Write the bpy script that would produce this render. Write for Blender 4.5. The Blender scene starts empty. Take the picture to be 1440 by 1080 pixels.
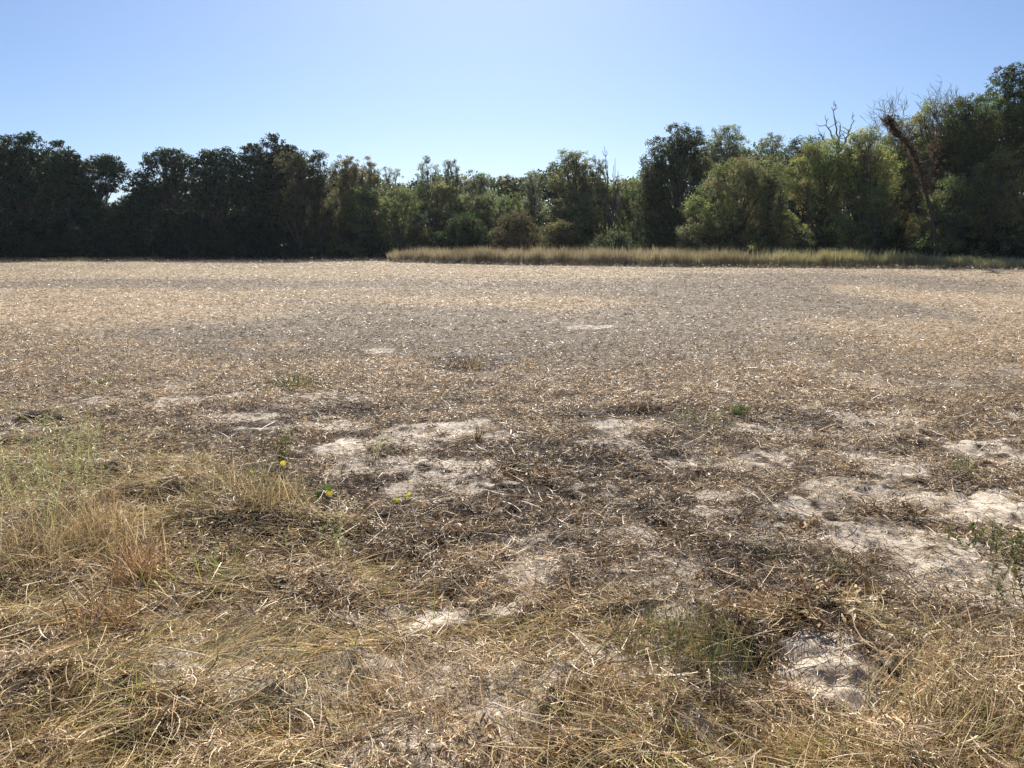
import bpy, math
import numpy as np
from mathutils import Vector

R = math.radians
sc = bpy.context.scene
COL = sc.collection

# ---------------------------------------------------------------- camera, sky, sun
CAM_Z = 1.6
PITCH = R(10.2)
F = 1082.0
cd = bpy.data.cameras.new("camera")
cam = bpy.data.objects.new("camera", cd)
COL.objects.link(cam)
cam.location = (0, 0, CAM_Z)
cam.rotation_euler = (R(90) - PITCH, 0, 0)
cd.sensor_width = 36
cd.lens = 36 * F / 1440
cd.clip_start = 0.05
cd.clip_end = 6000
sc.camera = cam

SUN_EL, SUN_AZ = R(38), R(-2)          # azimuth measured from straight ahead (+Y), positive to the right
w = bpy.data.worlds.new("World")
sc.world = w
w.use_nodes = True
nt = w.node_tree
bg = nt.nodes["Background"]
sky = nt.nodes.new("ShaderNodeTexSky")
sky.sky_type = 'NISHITA'
sky.sun_disc = False
sky.sun_elevation = SUN_EL
sky.sun_rotation = SUN_AZ
sky.altitude = 1200
sky.air_density = 1.0
sky.dust_density = 1.9
sky.ozone_density = 5.0
tintn = nt.nodes.new("ShaderNodeVectorMath"); tintn.operation = 'MULTIPLY'
tintn.inputs[1].default_value = (0.92, 0.97, 1.04)
nt.links.new(sky.outputs[0], tintn.inputs[0]); nt.links.new(tintn.outputs[0], bg.inputs[0])
bg.inputs[1].default_value = 0.05
sd = bpy.data.lights.new("sun", 'SUN')
sd.energy = 5.0
sd.angle = R(0.5)
sd.color = (1.0, 0.94, 0.85)
sun = bpy.data.objects.new("sun", sd)
COL.objects.link(sun)
to_sun = Vector((math.sin(SUN_AZ) * math.cos(SUN_EL), math.cos(SUN_AZ) * math.cos(SUN_EL), math.sin(SUN_EL)))
sun.rotation_euler = (-to_sun).to_track_quat('-Z', 'Y').to_euler()
sc.view_settings.view_transform = 'Standard'
sc.view_settings.look = 'None'
sc.view_settings.exposure = 1.12
sc.view_settings.gamma = 1
sc.cycles.max_bounces = 5
sc.cycles.diffuse_bounces = 3
sc.cycles.transmission_bounces = 3
sc.cycles.volume_bounces = 0

# ---------------------------------------------------------------- helpers
def ray(u, v):
    a, b = (u - 720) / F, (540 - v) / F
    c, s = math.cos(PITCH), math.sin(PITCH)
    return a, c + b * s, -s + b * c

def gp(u, v):
    x, y, z = ray(u, v)
    t = CAM_Z / -z
    return x * t, y * t

def at(u, v, d):
    x, y, z = ray(u, v)
    t = d / y
    return x * t, d, CAM_Z + z * t

_tab = np.random.default_rng(5).random((64, 256, 256)).astype(np.float32)
def vn(x, y, scale, seed):
    x = np.asarray(x, float) / scale + seed * 17.3
    y = np.asarray(y, float) / scale + seed * 9.1
    xi = np.floor(x); yi = np.floor(y)
    fx = x - xi; fy = y - yi
    fx = fx * fx * (3 - 2 * fx); fy = fy * fy * (3 - 2 * fy)
    xi = xi.astype(np.int64) & 255; yi = yi.astype(np.int64) & 255
    x1 = (xi + 1) & 255; y1 = (yi + 1) & 255
    t = _tab[seed % 64]
    return (t[xi, yi] * (1 - fx) * (1 - fy) + t[x1, yi] * fx * (1 - fy) + t[xi, y1] * (1 - fx) * fy + t[x1, y1] * fx * fy)

def fbm(x, y, scale, seed, octs=3):
    s = 0; a = 1; tot = 0
    for k in range(octs):
        s = s + a * vn(x, y, scale / 2 ** k, seed + k)
        tot += a; a *= 0.55
    return s / tot

def sst(e0, e1, x):
    t = np.clip((x - e0) / (e1 - e0), 0, 1)
    return t * t * (3 - 2 * t)

def ell(x, y, u, v, ru, rv, namp=0.9, ns=0.22, seed=3):
    """soft patch on the ground: 1 inside, 0 outside, ragged edge"""
    cx, cy = gp(u, v)
    _, yf = gp(u, v - rv); _, yn = gp(u, v + rv)
    rx = ru / F * math.hypot(cy, CAM_Z)
    ry = (yf - yn) / 2; cy = (yf + yn) / 2
    d = np.sqrt(((x - cx) / rx) ** 2 + ((y - cy) / ry) ** 2)
    d = d + (fbm(x, y, ns * max(1, cy / 4), seed, 3) - 0.5) * 2 * namp
    return 1 - sst(0.65, 1.15, d)

BARE = [(1412, 640, 75, 26), (1370, 705, 120, 26), (1340, 790, 110, 60), (1395, 835, 60, 40), (1192, 764, 32, 16),
        (600, 878, 120, 32), (1150, 962, 150, 46), (1230, 925, 60, 25), (625, 603, 60, 12), (470, 632, 40, 16), (262, 560, 34, 7),
        (340, 560, 40, 7), (755, 800, 60, 22), (1020, 694, 90, 10), (640, 660, 90, 20), (1075, 640, 50, 12),
        (1060, 655, 40, 10), (700, 610, 40, 8), (530, 494, 16, 4), (195, 548, 40, 6), (820, 460, 40, 3), (1110, 715, 60, 12),
        (1250, 655, 70, 20), (505, 660, 55, 26), (455, 600, 60, 8), (330, 585, 70, 8), (120, 565, 70, 9), (880, 600, 50, 8), (1090, 605, 60, 8), (560, 620, 70, 10), (620, 690, 60, 14), (980, 650, 60, 12), (1000, 720, 50, 10), (840, 690, 50, 9), (1180, 690, 60, 16), (1000, 1060, 60, 20), (885, 755, 60, 12), (930, 905, 70, 14)]
GREY = [(600, 465, 330, 38), (820, 478, 420, 42), (1050, 415, 330, 22), (1150, 398, 300, 14), (220, 400, 420, 7), (1080, 445, 260, 26), (760, 480, 330, 30), (300, 470, 220, 16),
        (1290, 470, 90, 26), (820, 400, 220, 6), (500, 430, 200, 10), (1230, 430, 130, 20), (930, 455, 120, 30)]
DARK = [(1080, 900, 170, 50), (880, 840, 150, 36), (1330, 930, 120, 40), (700, 900, 100, 24), (960, 1000, 80, 30), (150, 720, 90, 20), (330, 760, 110, 20), (160, 620, 200, 22), (720, 690, 220, 40), (600, 655, 90, 18), (1000, 760, 190, 60), (780, 740, 200, 50), (1120, 820, 150, 40),
        (430, 585, 120, 14), (970, 590, 240, 14), (1130, 600, 120, 12), (860, 640, 160, 22), (715, 549, 32, 5), (1370, 900, 130, 40), (350, 700, 120, 40),
        (560, 780, 120, 40), (1180, 730, 150, 20), (620, 640, 90, 14), (660, 512, 60, 12)]

def m_bare(x, y):
    m = np.zeros_like(x)
    for k, e in enumerate(BARE):
        m = np.maximum(m, ell(x, y, *e, namp=1.15, ns=0.26, seed=3 + k % 5) * (1.0 if (k < 5 or k in (5, 6, 8, 9)) else 0.85))
    # thin broken openings over the whole middle ground
    n = fbm(x, y, 0.9, 21, 4)
    m = np.maximum(m, 0.75 * sst(0.60, 0.70, n) * sst(13, 7, y))
    return m

def bareness(x, y):
    b = m_bare(x, y)
    tex = fbm(x, y, 0.12, 70, 4)
    return b * sst(0.34, 0.56, tex + 0.24 * (b - 0.5))

TRACK = [(1400, 430, 110, 30), (1330, 480, 130, 30), (1200, 540, 150, 30), (1050, 575, 150, 20), (150, 440, 260, 22), (380, 488, 70, 6), (650, 424, 260, 10),
         (1440, 395, 60, 10), (300, 385, 400, 8), (700, 384, 300, 7), (250, 520, 160, 14), (560, 515, 150, 8)]
def m_track(x, y):
    m = np.zeros_like(x)
    for k, e in enumerate(TRACK):
        m = np.maximum(m, ell(x, y, *e, namp=0.7, ns=0.9, seed=25 + k % 4))
    return m

def m_grey(x, y):
    m = np.zeros_like(x)
    for k, e in enumerate(GREY):
        m = np.maximum(m, ell(x, y, *e, namp=0.5, ns=0.7, seed=9 + k % 4))
    m = np.maximum(m, 0.6 * sst(0.52, 0.66, fbm(x * 0.4, y, 3.0, 31, 3)) * sst(9, 14, y))
    return m * (1 - 0.9 * m_track(x, y))

def m_dark(x, y):  # dark matted stubble, plus shade of the hollows painted in as colour
    m = np.zeros_like(x)
    for k, e in enumerate(DARK):
        m = np.maximum(m, ell(x, y, *e, namp=0.9, ns=0.28, seed=13 + k % 4))
    return m

def m_grass(x, y):
    f = np.interp(y, [0, 2.9, 3.1, 3.85, 5.0, 5.9, 6.9, 7.4, 8.5], [9, 5, -0.35, -0.95, -1.7, -2.6, -4.4, -9, -9999])
    n = (fbm(x, y, 0.6, 41, 3) - 0.5)
    g = sst(0.25, -0.25, x - f + n * 1.2)
    bott = sst(2.95, 2.45, y + n * 1.0 + 0.28 * sst(0.3, 0.9, x))
    return np.maximum(g, bott)

def hgt(x, y):
    g = m_grass(x, y)
    h = 0.10 * (fbm(x, y, 14.0, 50, 2) - 0.5) * sst(6, 30, y)
    h = h + 0.075 * (fbm(x, y, 1.1, 52, 3) - 0.5)
    near = sst(40, 9, np.abs(y))
    h = h + (0.085 * (1 - 0.5 * sst(3, 8, np.abs(y))) * (fbm(x, y, 0.22, 54, 3) - 0.5) + 0.014 * (fbm(x, y, 0.05, 57, 2) - 0.5)) * near
    h = h + 0.050 * (fbm(x, y, 0.10, 62, 2) - 0.5) * sst(9, 5, np.abs(y))
    h = h + g * (0.10 * sst(0.3, 0.7, fbm(x, y, 0.42, 60, 3)) + 0.06 * sst(3.0, 4.0, y) * sst(-0.8, -1.8, x))
    return h

def mk_mesh(name, V, Q, C=None, nper=4, smooth=False):
    me = bpy.data.meshes.new(name)
    V = np.ascontiguousarray(V, np.float32); Q = np.ascontiguousarray(Q, np.int32)
    me.vertices.add(len(V)); me.vertices.foreach_set('co', V.ravel())
    me.loops.add(Q.size); me.loops.foreach_set('vertex_index', Q.ravel())
    me.polygons.add(len(Q)); me.polygons.foreach_set('loop_start', np.arange(len(Q), dtype=np.int32) * nper)
    if smooth:
        me.polygons.foreach_set('use_smooth', np.ones(len(Q), bool))
    me.update(calc_edges=True)
    if C is not None:
        at_ = me.color_attributes.new('tint', 'FLOAT_COLOR', 'POINT')
        C4 = np.ones((len(V), 4), np.float32); C4[:, :3] = C
        at_.data.foreach_set('color', C4.ravel())
    return me

def link(name, me, mat, parent=None):
    o = bpy.data.objects.new(name, me)
    COL.objects.link(o)
    if mat: me.materials.append(mat)
    if parent: o.parent = parent
    return o

def tag(o, label=None, cat=None, group=None, kind=None):
    if label: o['label'] = label
    if cat: o['category'] = cat
    if group: o['group'] = group
    if kind: o['kind'] = kind
    return o

def empty(name, loc, label, cat, group=None):
    o = bpy.data.objects.new(name, None)
    COL.objects.link(o); o.location = loc; o.empty_display_size = 0.2
    return tag(o, label, cat, group)

# ---------------------------------------------------------------- materials
def leafy(name, transl=0.35, rough=0.55, spec=0.25, noise=0.0):
    m = bpy.data.materials.new(name); m.use_nodes = True
    n = m.node_tree.nodes; l = m.node_tree.links
    n.remove(n["Principled BSDF"])
    out = n["Material Output"]
    a = n.new("ShaderNodeAttribute"); a.attribute_name = 'tint'
    src = a.outputs['Color']
    if noise:
        tc = n.new("ShaderNodeTexCoord"); nz = n.new("ShaderNodeTexNoise"); nz.inputs['Scale'].default_value = noise
        nz.inputs['Detail'].default_value = 4
        l.new(tc.outputs['Object'], nz.inputs['Vector'])
        rp = n.new("ShaderNodeMapRange"); rp.inputs[3].default_value = 0.6; rp.inputs[4].default_value = 1.4
        l.new(nz.outputs[0], rp.inputs[0])
        vm = n.new("ShaderNodeVectorMath"); vm.operation = 'SCALE'
        l.new(src, vm.inputs[0]); l.new(rp.outputs[0], vm.inputs['Scale'])
        src = vm.outputs[0]
    p = n.new("ShaderNodeBsdfPrincipled")
    p.inputs['Roughness'].default_value = rough
    p.inputs['Specular IOR Level'].default_value = spec
    t = n.new("ShaderNodeBsdfTranslucent")
    mx = n.new("ShaderNodeMixShader"); mx.inputs[0].default_value = transl
    l.new(src, p.inputs['Base Color']); l.new(src, t.inputs['Color'])
    l.new(p.outputs[0], mx.inputs[1]); l.new(t.outputs[0], mx.inputs[2]); l.new(mx.outputs[0], out.inputs['Surface'])
    return m

M_straw = leafy("dry_straw", 0.15, 0.5, 0.25)
M_grass = leafy("dry_grass_blades", 0.28, 0.5, 0.25)
M_leaf = leafy("tree_leaves", 0.45, 0.7, 0.06)
M_oak = leafy("oak_leaves", 0.16, 0.6, 0.14)
M_bark = leafy("bark", 0.0, 0.9, 0.1, noise=6.0)

def ground_mat():
    m = bpy.data.materials.new("field_soil"); m.use_nodes = True
    n = m.node_tree.nodes; l = m.node_tree.links
    p = n["Principled BSDF"]; p.inputs['Roughness'].default_value = 0.95; p.inputs['Specular IOR Level'].default_value = 0.1
    a = n.new("ShaderNodeAttribute"); a.attribute_name = 'tint'
    tc = n.new("ShaderNodeTexCoord")
    fac = None
    vals = []
    for s, d, lo, hi in ((90, 6, 0.55, 1.45), (14, 8, 0.7, 1.3), (2.2, 6, 0.85, 1.15)):
        nz = n.new("ShaderNodeTexNoise"); nz.inputs['Scale'].default_value = s; nz.inputs['Detail'].default_value = d; nz.inputs['Roughness'].default_value = 0.65
        l.new(tc.outputs['Object'], nz.inputs['Vector'])
        rp = n.new("ShaderNodeMapRange"); rp.inputs[1].default_value = 0.3; rp.inputs[2].default_value = 0.7
        rp.inputs[3].default_value = lo; rp.inputs[4].default_value = hi
        l.new(nz.outputs[0], rp.inputs[0]); vals.append((nz, rp))
    m1 = n.new("ShaderNodeMath"); m1.operation = 'MULTIPLY'; l.new(vals[0][1].outputs[0], m1.inputs[0]); l.new(vals[1][1].outputs[0], m1.inputs[1])
    m2 = n.new("ShaderNodeMath"); m2.operation = 'MULTIPLY'; l.new(m1.outputs[0], m2.inputs[0]); l.new(vals[2][1].outputs[0], m2.inputs[1])
    vm = n.new("ShaderNodeVectorMath"); vm.operation = 'SCALE'
    l.new(a.outputs['Color'], vm.inputs[0]); l.new(m2.outputs[0], vm.inputs['Scale'])
    l.new(vm.outputs[0], p.inputs['Base Color'])
    b = n.new("ShaderNodeBump"); b.inputs['Strength'].default_value = 0.6; b.inputs['Distance'].default_value = 0.012
    l.new(vals[1][0].outputs[0], b.inputs['Height'])
    b2 = n.new("ShaderNodeBump"); b2.inputs['Strength'].default_value = 0.5; b2.inputs['Distance'].default_value = 0.004
    l.new(vals[0][0].outputs[0], b2.inputs['Height']); l.new(b.outputs[0], b2.inputs['Normal'])
    l.new(b2.outputs[0], p.inputs['Normal'])
    return m

# ---------------------------------------------------------------- ground, one sheet to the horizon
SAND = np.array([0.42, 0.365, 0.30]); SOIL = np.array([0.055, 0.043, 0.035]); TAN = np.array([0.30, 0.24, 0.17])
GREYC = np.array([0.125, 0.105, 0.085])
def axis_y():
    a = [-8, -4, -1, 0.5, 1.3]
    y = 1.6
    while y < 1400:
        a.append(y); y += max(0.014, 0.0045 * y * (1 if y < 14 else (1.6 if y < 100 else 12)))
    return np.array(a)
def axis_x():
    s = [0.0]; x = 0
    while x < 1300:
        x += 0.016 if x < 3.2 else 0.016 * (1 + (x - 3.2) * 0.42) if x < 60 else x * 0.06
        s.append(x)
    s = np.array(s)
    return np.concatenate([-s[:0:-1], s])
ys, xs = axis_y(), axis_x()
GX, GY = np.meshgrid(xs, ys)
gx, gy = GX.ravel(), GY.ravel()
gz = hgt(gx, gy)
nx, ny = len(xs), len(ys)
idx = np.arange(nx * ny).reshape(ny, nx)
Qg = np.stack([idx[:-1, :-1], idx[:-1, 1:], idx[1:, 1:], idx[1:, :-1]], -1).reshape(-1, 4)
b = m_bare(gx, gy)[:, None]; g_ = m_grey(gx, gy)[:, None]; dk = m_dark(gx, gy)[:, None]
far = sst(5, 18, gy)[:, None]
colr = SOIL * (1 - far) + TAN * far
colr = colr * (1 - g_ * 0.7) + GREYC * g_ * 0.7
colr = colr * (1 - 0.4 * dk)  # soil colour darkened here too, deepening the hollows
bb = bareness(gx, gy)[:, None]
sandv = SAND * (0.75 + 0.5 * fbm(gx, gy, 0.35, 74, 3)[:, None])
colr = colr * (1 - bb) + sandv * bb
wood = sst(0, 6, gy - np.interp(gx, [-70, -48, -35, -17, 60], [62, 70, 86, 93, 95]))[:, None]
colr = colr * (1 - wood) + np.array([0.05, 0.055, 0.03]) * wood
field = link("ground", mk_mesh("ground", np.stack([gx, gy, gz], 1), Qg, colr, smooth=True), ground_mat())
tag(field, "bare sandy field of dry stubble running to the trees", "ground", kind="structure")

# ---------------------------------------------------------------- ribbons (straw, blades, pods)
def strands(rng, P, az, el, L, W, K, C0, C1=None, bend=0.5, drop=0.0, ground=True, lift=0.003, prof='taper', curl=0.0):
    """P (N,3) roots; returns verts, quads, colours of N curved ribbons of K segments"""
    N = len(P)
    D = np.stack([np.cos(el) * np.cos(az), np.cos(el) * np.sin(az), np.sin(el)], 1)
    B = rng.normal(size=(N, 3)) * bend; B[:, 2] *= 0.7; B[:, 2] -= drop
    side_r = rng.normal(size=(N, 3))
    pts = [P]; dirs = [D]
    d = D.copy(); p = P.copy()
    st = (L / K)[:, None]
    ca = rng.normal(size=N) * curl
    for k in range(K):
        p = p + d * st
        q = p.copy()
        if ground:
            gh = hgt(q[:, 0], q[:, 1]) + lift
            q[:, 2] = np.maximum(q[:, 2], gh); p = q.copy()
        pts.append(q)
        d = d + B / K
        if curl:
            c_, s_ = np.cos(ca / K), np.sin(ca / K)
            d = np.stack([d[:, 0] * c_ - d[:, 1] * s_, d[:, 0] * s_ + d[:, 1] * c_, d[:, 2]], 1)
        d = d / np.linalg.norm(d, axis=1)[:, None]
        dirs.append(d)
    V = np.empty((N, K + 1, 2, 3), np.float32); Cc = np.empty((N, K + 1, 2, 3), np.float32)
    for k in range(K + 1):
        s = np.cross(dirs[k], side_r); s /= (np.linalg.norm(s, axis=1)[:, None] + 1e-6)
        t = k / K
        if prof == 'taper': wk = 0.35 + 0.65 * (1 - t) if k < K else 0.12
        elif prof == 'even': wk = 1.0
        elif prof == 'pod': wk = 0.25 + math.sin(math.pi * min(max(t, .02), .98)) * 0.9
        hw = (W * 0.5 * wk)[:, None]
        V[:, k, 0] = pts[k] - s * hw; V[:, k, 1] = pts[k] + s * hw
        c = C0 if C1 is None else C0 * (1 - t) + C1 * t
        Cc[:, k, 0] = c; Cc[:, k, 1] = c
    base = (np.arange(N) * (K + 1) * 2)[:, None] + (np.arange(K) * 2)[None, :]
    Q = np.stack([base, base + 1, base + 3, base + 2], -1).reshape(-1, 4)
    return V.reshape(-1, 3), Q, Cc.reshape(-1, 3)

def join(parts):
    Vs, Qs, Cs = [], [], []; off = 0
    for V, Q, C in parts:
        Vs.append(V); Qs.append(Q + off); Cs.append(C); off += len(V)
    return np.concatenate(Vs), np.concatenate(Qs), np.concatenate(Cs)

STRAWS = np.array([[0.80, 0.62, 0.38], [0.74, 0.55, 0.32], [0.84, 0.70, 0.48], [0.48, 0.32, 0.17], [0.26, 0.17, 0.10], [0.13, 0.085, 0.055], [0.74, 0.62, 0.45], [0.18, 0.13, 0.09]])
def pick(rng, n, pal, p=None, var=0.22):
    c = pal[rng.choice(len(pal), n, p=p)]
    return c * (1 + rng.normal(size=(n, 1)) * var).clip(0.4, 1.6)

def wedge(rng, n, y0, y1, spread=0.78, pad=0.8):
    """points with density falling as 1/y^2, over a fan wider than the view"""
    y = y0 * (y1 / y0) ** rng.random(n)
    x = (rng.random(n) * 2 - 1) * (y * spread + pad)
    return x, y

def litter(seed, n, y0, y1, K, s0):
    rng = np.random.default_rng(seed)
    x, y = wedge(rng, n, y0, y1)
    keep = rng.random(n) > 0.84 * bareness(x, y)
    edge = np.interp(x, [-70, -48, -35, -17, -12, 13, 36, 60], [70, 73, 88, 96, 78, 60, 53, 50])
    keep &= y < edge + 1
    clump = fbm(x, y, 0.30, 80, 3)
    keep &= rng.random(n) < np.where(y < 14, 0.25 + 1.5 * sst(0.35, 0.62, clump), 1)
    keep &= rng.random(n) > 0.45 * m_grey(x, y)
    keep &= rng.random(n) > 0.45 * m_grass(x, y)
    x, y = x[keep], y[keep]; n = len(x)
    s = s0 * np.maximum(1, y / 5) ** 0.44
    h = hgt(x, y)
    P = np.stack([x, y, h + rng.random(n) ** 1.3 * 0.055 * s * (0.2 + 2.0 * sst(0.4, 0.7, fbm(x, y, 0.3, 80, 3)))], 1)
    az = rng.random(n) * 2 * math.pi
    el = np.abs(rng.normal(size=n)) * 0.33 - 0.08
    nr = sst(7, 3, y)
    L = (0.020 + rng.gamma(2.0, 0.014 + 0.010 * nr, n)) * s
    W = (0.0026 - 0.0008 * nr + rng.random(n) ** 2 * (0.0058 - 0.0028 * nr)) * s
    C = pick(rng, n, STRAWS)
    dk = m_dark(x, y)[:, None]; gr = m_grey(x, y)[:, None]
    darkc = pick(rng, n, np.array([[0.10, 0.07, 0.045], [0.15, 0.10, 0.065], [0.06, 0.045, 0.035], [0.40, 0.29, 0.17]]))  # dark brown pieces, partly standing in for shadow between the litter
    C = np.where(rng.random((n, 1)) < 0.62 * dk + 0.12 * (y < 9)[:, None], darkc, C)
    greyc = pick(rng, n, np.array([[0.30, 0.26, 0.21], [0.22, 0.19, 0.16], [0.42, 0.36, 0.28], [0.14, 0.12, 0.10]]))
    C = np.where(rng.random((n, 1)) < 0.62 * gr, greyc, C)
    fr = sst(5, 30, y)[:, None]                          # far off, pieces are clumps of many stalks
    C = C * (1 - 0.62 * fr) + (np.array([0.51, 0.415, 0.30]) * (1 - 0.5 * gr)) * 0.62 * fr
    C = C * (1 + 0.16 * m_track(x, y))[:, None] * (0.78 + 0.44 * fbm(x * 0.16 + y * 0.03, y, 1.7, 87, 3))[:, None]
    return strands(rng, P, az, el, L, W, K, C, C * 0.9, bend=1.1, prof='taper', curl=1.0)

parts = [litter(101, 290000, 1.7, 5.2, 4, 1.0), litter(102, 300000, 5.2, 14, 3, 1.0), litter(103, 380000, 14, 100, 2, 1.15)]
# pods and curled leaves: wide, short, strongly bent
rng = np.random.default_rng(111)
x, y = wedge(rng, 85000, 2.0, 14)
k = rng.random(len(x)) < (0.12 + 1.0 * sst(0.5, 0.68, fbm(x, y, 0.45, 90, 3))) * (1 - 0.93 * m_bare(x, y)) * (1 - 0.5 * m_grass(x, y))
x, y = x[k], y[k]; n = len(x)
s = np.maximum(1, y / 6) ** 0.6
P = np.stack([x, y, hgt(x, y) + 0.004 + rng.random(n) * 0.025], 1)
C = pick(rng, n, np.array([[0.52, 0.34, 0.17], [0.36, 0.22, 0.11], [0.68, 0.50, 0.29], [0.16, 0.10, 0.055], [0.76, 0.62, 0.40]]))
parts.append(strands(rng, P, rng.random(n) * 6.28, rng.normal(size=n) * 0.5 + 0.2, (0.03 + rng.random(n) * 0.03) * s, (0.004 + rng.random(n) * 0.005) * s, 4, C, C * 0.8, bend=1.3, prof='pod'))
# long bean stalks lying about
x, y = wedge(rng, 11000, 1.9, 9)
k = rng.random(len(x)) > 0.8 * m_bare(x, y)
x, y = x[k], y[k]; n = len(x)
s = np.maximum(1, y / 6) ** 0.5
P = np.stack([x, y, hgt(x, y) + 0.015 + rng.random(n) * 0.02], 1)
C = pick(rng, n, np.array([[0.52, 0.40, 0.25], [0.60, 0.49, 0.33], [0.35, 0.24, 0.14], [0.16, 0.11, 0.07]]))
parts.append(strands(rng, P, rng.random(n) * 6.28, np.abs(rng.normal(size=n)) * 0.12, (0.12 + rng.random(n) * 0.16) * s, (0.0022 + rng.random(n) * 0.0026) * s, 6, C, C, bend=0.6, prof='even', curl=0.9))
o = link("straw_litter", mk_mesh("straw_litter", *join(parts)), M_straw)
tag(o, "tan and brown chopped bean straw scattered over the field", "straw", kind="stuff")

# ---------------------------------------------------------------- dry grass mat at lower left and along the bottom
rng = np.random.default_rng(120)
parts = []
for n0, L0, L1, W0, el0, pal, pr, K, drop in (
        (90000, 0.05, 0.14, 0.0022, 0.45, [[0.80, 0.59, 0.31], [0.68, 0.48, 0.23], [0.84, 0.68, 0.42], [0.22, 0.14, 0.065], [0.10, 0.065, 0.035], [0.50, 0.42, 0.16]], None, 4, 0.3),
        (34000, 0.14, 0.34, 0.0026, 0.22, [[0.78, 0.60, 0.34], [0.84, 0.69, 0.45], [0.48, 0.31, 0.15], [0.64, 0.53, 0.26], [0.40, 0.37, 0.13]], None, 6, 0.25),
        (7000, 0.06, 0.16, 0.0030, 0.9, [[0.20, 0.24, 0.07], [0.30, 0.34, 0.09], [0.42, 0.42, 0.12]], None, 5, 0.5)):
    x, y = wedge(rng, n0, 1.7, 8)
    g = m_grass(x, y) * (1 - 0.85 * bareness(x, y))
    cl = fbm(x, y, 0.28, 95, 3)
    k = (rng.random(len(x)) < g * (0.3 + 1.3 * sst(0.35, 0.65, cl))) & (rng.random(len(x)) > 0.85 * m_bare(x, y))
    x, y = x[k], y[k]; n = len(x)
    cl = cl[k]
    P = np.stack([x, y, hgt(x, y) + rng.random(n) * 0.05 * sst(0.35, 0.7, cl)], 1)
    # lodged grass: blades combed roughly the same way inside a clump
    az = fbm(x, y, 0.5, 97, 2) * 9.0 + rng.normal(size=n) * 0.8
    el = np.abs(rng.normal(size=n)) * el0
    C = pick(rng, n, np.array(pal))
    parts.append(strands(rng, P, az, el, L0 + rng.random(n) * (L1 - L0), W0 * (0.6 + rng.random(n)), K, C * 0.85, C, bend=0.45, drop=drop, curl=0.6))
o = link("dry_grass", mk_mesh("dry_grass", *join(parts)), M_grass)
tag(o, "matted dry yellow grass along the near edge of the field", "grass", kind="stuff")

# ---------------------------------------------------------------- tall grass strip before the trees
rng = np.random.default_rng(130)
def strip_front(x): return np.interp(x, [-13, -11, 0, 13, 36, 60], [80, 74.5, 65, 58.5, 52.5, 51])
n = 110000
x = -12.6 + rng.random(n) ** 0.95 * 64
dep = rng.random(n) ** 1.5 * 7.5
y = strip_front(x) + dep + (fbm(x, x * 0, 1.3, 3, 2) - 0.5) * 1.0
hmax = np.interp(x, [-12.6, -11.5, -9, 6, 18, 27, 31, 36, 50], [0.8, 1.25, 1.35, 1.45, 1.3, 1.25, 0.9, 0.72, 0.7])
hh = hmax * (0.30 + 0.95 * fbm(x, y, 0.7, 33, 3)) * (0.6 + 0.6 * rng.random(n))
tall = rng.random(n) < 0.025
hh = np.where(tall, hmax * (0.95 + 0.35 * rng.random(n)), hh)
P = np.stack([x, y, hgt(x, y)], 1)
gx_ = sst(8, 26, x)[:, None]
low = pick(rng, n, np.array([[0.50, 0.42, 0.29], [0.36, 0.29, 0.19], [0.58, 0.50, 0.36], [0.20, 0.15, 0.10]]), var=0.15)
pt = fbm(x, y, 2.2, 37, 2)[:, None]
top = pick(rng, n, np.array([[0.40, 0.34, 0.20], [0.46, 0.39, 0.24], [0.28, 0.26, 0.14], [0.22, 0.15, 0.09]]), var=0.15)
top2 = pick(rng, n, np.array([[0.33, 0.32, 0.14], [0.38, 0.35, 0.16], [0.42, 0.37, 0.20]]), var=0.15)
top = top * (1 - gx_) + top2 * gx_
low = low * (1 - 0.6 * gx_) + top2 * 0.6 * gx_
top = top * (0.5 + 1.0 * pt); low = low * (0.55 + 0.9 * fbm(x, y, 0.5, 44, 2)[:, None])
o = link("tall_grass", mk_mesh("tall_grass", *strands(rng, P, rng.random(n) * 6.28, 1.35 + rng.normal(size=n) * 0.12, hh, 0.018 + rng.random(n) * 0.03, 3, low, top, bend=0.25, ground=False)), M_grass)
tag(o, "strip of waist high yellow green grass before the trees", "grass", kind="stuff")

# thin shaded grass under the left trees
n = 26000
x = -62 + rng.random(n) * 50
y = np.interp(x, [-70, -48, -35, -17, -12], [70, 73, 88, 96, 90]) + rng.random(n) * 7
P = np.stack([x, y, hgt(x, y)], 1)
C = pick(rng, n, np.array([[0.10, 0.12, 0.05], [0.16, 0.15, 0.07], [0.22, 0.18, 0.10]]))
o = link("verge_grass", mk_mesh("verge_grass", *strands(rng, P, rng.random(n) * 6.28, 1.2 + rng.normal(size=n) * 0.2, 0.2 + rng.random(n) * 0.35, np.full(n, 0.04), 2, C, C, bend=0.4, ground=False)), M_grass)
tag(o, "low shaded grass at the foot of the left trees", "grass", kind="stuff")

# ---------------------------------------------------------------- trees
def tube(pts, rad, sides=5):
    pts = np.asarray(pts, float); n = len(pts)
    d = np.gradient(pts, axis=0); d /= np.linalg.norm(d, axis=1)[:, None] + 1e-9
    ref = np.array([0.3, 1.0, 0.1]); a = np.cross(d, ref); a /= np.linalg.norm(a, axis=1)[:, None] + 1e-9
    b_ = np.cross(d, a)
    th = np.arange(sides) * 2 * math.pi / sides
    V = pts[:, None] + (a[:, None] * np.cos(th)[None, :, None] + b_[:, None] * np.sin(th)[None, :, None]) * np.asarray(rad)[:, None, None]
    i = np.arange(n - 1)[:, None] * sides; j = np.arange(sides)[None]; j2 = (j + 1) % sides
    Q = np.stack([i + j, i + j2, i + sides + j2, i + sides + j], -1).reshape(-1, 4)
    return V.reshape(-1, 3), Q

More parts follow.
